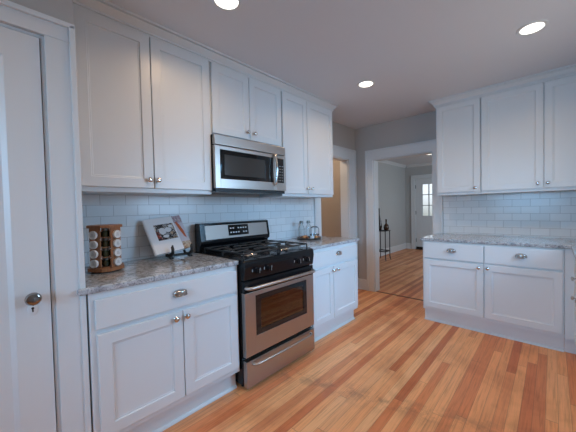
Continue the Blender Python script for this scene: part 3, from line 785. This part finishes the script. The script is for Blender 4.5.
for (x, z, rx, rz_) in ((.098, .172, .024, .028), (.142, .178, .026, .020), (.112, .128, .022, .012), (.168, .205, .016, .012)):
    b = nb(); lathe(b, [(0, .0006), (1, .0006), (1, .0010), (0, .0010)], 'y', (0, 0, 0), 20); xf(b, Matrix.Translation((x, 0, z)) @ Matrix.Diagonal((rx, 1, rz_, 1))); obj('plate_print', b, M['spot'], ph)
b = nb(); bx(b, .205, BW, -.0006, 0, .060, .222); obj('cover_strip', b, M['lilac'], bk)['label'] = 'pale lilac strip along the right of the cover'
b = nb(); bx(b, .205, BW, -.0006, 0, .222, BH); st1 = obj('cover_strip', b, M['strip'], bk); st1['label'] = 'mottled purple picture at the top corner'
b = nb(); bx(b, .205, BW, -.0006, 0, 0, .060); obj('cover_strip', b, M['strip2'], bk)['label'] = 'tan picture at the bottom corner'
b = nb(); prism(b, [(.214, .224), (.226, .234), (.240, .205), (.254, .150), (.258, .085), (.244, .100), (.226, .160)], -.0010, -.0006, 'y'); obj('carrot_print', b, M['carrot'], bk)['label'] = 'long orange shape printed on the cover'
# easel
es_ = thing('book_easel', 'black scrolled easel holding up the white cookbook', 'easel', (.158, -.197, ZC1), RL)
def foot(x):
    b = nb()
    zl = .030
    # curled front foot, ledge and upturned hook
    pts = [(x, -.030, .002), (x, -.052, .004), (x, -.070, .013), (x, -.064, .026), (x, -.044, .028), (x, -.014, .022), (x, .02, .020)]
    tube(b, [(p[0], p[1], max(p[2], .0125)) for p in pts], [.008, .011, .0125, .0125, .0125, .012, .010], 10)
    tube(b, [(x, -.044, .028), (x, -.066, .034), (x, -.082, .050), (x, -.086, .074), (x, -.078, .092), (x, -.084, .104)], [.0125, .0125, .012, .011, .010, .006], 10)
    return b
for x in (-.075, .068): obj('easel_foot', foot(x), M['blackm'], es_)
b = nb(); 
for x in (-.075, .068): tube(b, [(x, .02, .020), (x*.7, .060, .12), (x*.25, .110, .215)], .009, 8)
tube(b, [(-.075, -.014, .022), (.068, -.014, .022)], .010, 8); tube(b, [(-.04, .072, .14), (.036, .072, .14)], .006, 8)
obj('easel_back', b, M['blackm'], es_)
b = nb(); tube(b, [(0, .112, .205), (0, .128, .10), (0, .136, .007)], .006, 8); obj('easel_prop', b, M['blackm'], es_)

# ------------------------------------------------------------------ tray with glass cruets
tcn = Vector((.212, 1.282)); rv = Vector((.74, .67)); tv = Vector((.64, -.77))
def tp_(a, c): p = tcn + rv*a + tv*c; return (p.x, p.y, ZC1+.0095)
b = nb(); lathe(b, [(0, 0), (.125, 0), (.138, .006), (.145, .020), (.142, .021), (.134, .010), (.122, .006), (0, .006)], 'z', (0, 0, 0), 40); tray = obj('serving_tray', b, M['dkmetal'], loc=(tcn.x, tcn.y, ZC1+.001)); tag(tray, 'round dark metal tray on the right countertop', 'tray')
ZT = ZC1+.0078
cr = thing('glass_cruet', 'clear glass cruet nearer the range on the round tray', 'cruet', (0, 0, 0), 0, 'glass cruets on the tray')
b = nb(); lathe(b, [(.0, 0), (.033, 0), (.036, .006), (.036, .11), (.028, .135), (.018, .150), (.018, .168)], 'z', (0, 0, 0), 24); obj('glass_bottle', b, M['clear'], cr)
b = nb(); lathe(b, [(.019, .166), (.022, .168), (.022, .190), (.017, .198), (0, .199)], 'z', (0, 0, 0), 20); obj('metal_cap', b, M['dkmetal'], cr)['label'] = 'dark metal cap'
q = tp_(-.085, -.03); cr.location = (q[0], q[1], ZT)
q = tp_(-.005, -.075); dup(cr, (q[0], q[1], ZT), 'clear glass cruet at the back of the round tray, farther from the range')
q = tp_(.062, .012)
ca = thing('condiment_caddy', 'small glass bowl in a wire holder with an arched black handle on the tray', 'caddy', (q[0], q[1], ZT), radians(42))
b = nb(); lathe(b, [(0, .002), (.035, .003), (.045, .02), (.048, .05), (.046, .05), (.042, .022), (.033, .007), (0, .006)], 'z', (0, 0, 0), 26); obj('glass_bowl', b, M['clear'], ca)
b = nb(); tube(b, [(.05*cos(a), .05*sin(a), .045) for a in [2*pi*i/24 for i in range(25)]], .0022, 6); tube(b, [(-.05, 0, .003), (-.05, 0, .10), (-.046, 0, .117), (-.032, 0, .126)], .003, 8); tube(b, [(.05, 0, .003), (.05, 0, .10), (.046, 0, .117), (.032, 0, .126)], .003, 8); obj('wire_holder', b, M['blackm'], ca)
b = nb(); tube(b, [(-.034, 0, .126), (-.015, 0, .130), (.015, 0, .130), (.034, 0, .126)], .007, 10); obj('handle', b, M['blackm'], ca)['label'] = 'black arched handle'
q = tp_(.035, .098); b = nb(); lathe(b, [(0, 0), (.019, 0), (.022, .004), (.024, .034), (.021, .034), (.019, .020), (0, .020)], 'z', (0, 0, 0), 24); tag(obj('candle_cup', b, M['jarlid'], loc=(q[0], q[1], ZT+.0005)), 'small white candle cup at the front of the round tray', 'candle cup')
nuts = [(-.055, .045, 'o', 'orange dried fruit nearest the range at the front of the tray'), (-.035, .015, 'o', 'orange dried fruit between the two cruets and the caddy'), (-.018, .062, 'n', 'brown nut on the tray to the left of the candle cup'),
        (.075, .058, 'o', 'orange dried fruit to the right of the candle cup'), (.105, .010, 'n', 'brown nut at the far right rim of the tray'), (-.095, .035, 'n', 'brown nut at the left rim of the tray'), (.103, .050, 'n', 'brown nut at the right front of the tray')]
proto = {}
for a, c, kd, lab in nuts:
    q = tp_(a, c)
    if kd not in proto:
        b = nb(); bmesh.ops.create_icosphere(b, subdivisions=3, radius=.0215 if kd == 'o' else .0165)
        for v in b.verts: v.co *= 1+.06*sin(v.co.x*190)*cos(v.co.y*160+1); v.co.z *= .85
        zb = min(v.co.z for v in b.verts)
        for v in b.verts: v.co.z -= zb
        o = obj('dried_fruit' if kd == 'o' else 'nut', b, M['orange'] if kd == 'o' else M['brownnut']); proto[kd] = o
        tag(o, lab + '', 'dried fruit' if kd == 'o' else 'nut', 'dried fruit on the tray' if kd == 'o' else 'nuts on the tray')
    else: o = dup(proto[kd], label=lab)
    o.location = (q[0], q[1], ZT+.0005); o.rotation_euler = (0, 0, a*40)

# ------------------------------------------------------------------ recessed ceiling lights
can = thing('recessed_light', 'round recessed ceiling light above the passage end of the range wall', 'ceiling light', (0, 0, 0), 0, 'recessed ceiling lights')
b = nb(); lathe(b, [(.066, -.001), (.066, -.006), (.084, -.005), (.088, -.001)], 'z', (0, 0, 0), 36); obj('trim_ring', b, M['trim'], can)
b = nb(); lathe(b, [(0, -.0045), (.064, -.0045), (.066, -.003), (.066, -.001), (0, -.001)], 'z', (0, 0, 0), 32); obj('lens', b, M['lens'], can)['label'] = 'glowing white lens'
def can_lamp(loc):
    l = bpy.data.lights.new('can_lamp', 'AREA'); l.shape = 'DISK'; l.size = .12; l.energy = CAN_W; l.color = CAN_COL; l.spread = radians(150)
    o = bpy.data.objects.new('can_lamp', l); C.objects.link(o); o.location = (loc[0], loc[1], loc[2]-.012); return o
cans = [(.915, 1.35, None), (2.155, 1.37, 'round recessed ceiling light above the far counter side at right'), (.882, -.20, 'round recessed ceiling light at the top edge in front of the left wall cabinets'),
        (2.155, -.20, 'round recessed ceiling light straight above the viewer'), (.93, -1.85, 'round recessed ceiling light by the closet door'), (2.21, -1.85, 'round recessed ceiling light by the near window')]
for i, (x, y, lab) in enumerate(cans):
    o = can if i == 0 else dup(can, (x, y, CZ), lab)
    o.location = (x, y, CZ); can_lamp((x, y, CZ))
# passage light (warm), mounted on its ceiling out of sight
fl = thing('flush_ceiling_light', 'warm flush ceiling light in the side passage', 'ceiling light', (-.62, 1.75, CZ), 0)
b = nb(); lathe(b, [(.13, -.001), (.13, -.02), (.12, -.022), (0, -.022)], 'z', (0, 0, 0), 28); obj('base_ring', b, M['bronze'], fl)
b = nb(); lathe(b, [(.115, -.022), (.105, -.055), (.07, -.085), (.0, -.098)], 'z', (0, 0, 0), 28); obj('globe', b, emit('warm_globe', (1, .62, .30), 3.0), fl)
l = bpy.data.lights.new('passage_lamp', 'POINT'); l.energy = PASS_W; l.color = (1, .76, .55); l.shadow_soft_size = .1
o = bpy.data.objects.new('passage_lamp', l); C.objects.link(o); o.location = (-.62, 1.75, CZ-.2)
# front room flush light
fl2 = thing('flush_ceiling_light', 'bright flush ceiling light in the front room beyond the doorway', 'ceiling light', (.25, 5.35, CZ), 0)
b = nb(); lathe(b, [(.17, -.001), (.17, -.015), (.16, -.018), (0, -.018)], 'z', (0, 0, 0), 28); obj('base_ring', b, M['trim'], fl2)
b = nb(); lathe(b, [(.165, -.018), (.15, -.045), (.10, -.07), (.0, -.08)], 'z', (0, 0, 0), 28); obj('globe', b, M['lens'], fl2)

# ------------------------------------------------------------------ stand with bottles in the front room
sx0, sy0, SZ = -.735, 5.12, .70
sd = thing('plant_stand', 'tall black metal stand against the front room wall, seen through the doorway', 'stand', (sx0, sy0, 0), 0)
b = nb(); bx(b, -.135, .135, -.135, .135, SZ-.018, SZ, .004); obj('stand_top', b, M['blackm'], sd)
for ax in (-1, 1):
    for ay in (-1, 1):
        b = nb(); tube(b, [(ax*.118, ay*.118, SZ-.018), (ax*.118, ay*.118, .10), (ax*.126, ay*.126, .03), (ax*.135, ay*.135, .0)], [.011, .011, .011, .009], 8); obj('leg', b, M['blackm'], sd)
b = nb()
for s_ in (-1, 1): bx(b, -.118, .118, s_*.118-.008, s_*.118+.008, .20, .225); bx(b, s_*.118-.008, s_*.118+.008, -.118, .118, .20, .225)
obj('cross_bar', b, M['blackm'], sd)
def vase(name, label, prof, x, y, m):
    b = nb(); lathe(b, prof, 'z', (0, 0, 0), 24); return tag(obj(name, b, m, loc=(x, y, SZ+.0005)), label, 'bottle', 'bottles on the stand')
vase('bottle', 'tall slender dark bottle on the black stand', [(.03, 0), (.055, .01), (.062, .10), (.05, .20), (.03, .30), (.02, .38), (.018, .50), (.023, .52), (.018, .52)], sx0-.055, sy0-.06, M['bottle'])
vase('bottle', 'short round amber bottle on the black stand', [(.03, 0), (.055, .015), (.066, .06), (.055, .115), (.025, .15), (.019, .17), (.019, .245), (.024, .26), (.018, .26)], sx0+.065, sy0+.055, M['bottle2'])

# ------------------------------------------------------------------ outdoors beyond the front door
b = nb(); bx(b, -30, 30, 7.6, 40, -.35, -.25); struct('ground', b, M['grass'])
hs = thing('brick_house', 'red brick house across the street, seen through the front door glass', 'house', (-3.0, 24, -.25), 0)
b = nb(); bx(b, -1.2, 5.5, 0, 6, 0, 3.2); obj('house_wall', b, M['brick'], hs)
b = nb(); prism(b, [(-.5, 3.2), (6.5, 3.2), (3, 5.4)], -1.6, 5.9, 'x'); obj('house_roof', b, M['roof'], hs)
for x in (.2, 3.2):
    b = nb(); bx(b, x, x+1.1, -.05, .02, .9, 2.4, .02); obj('house_window', b, M['trim'], hs)
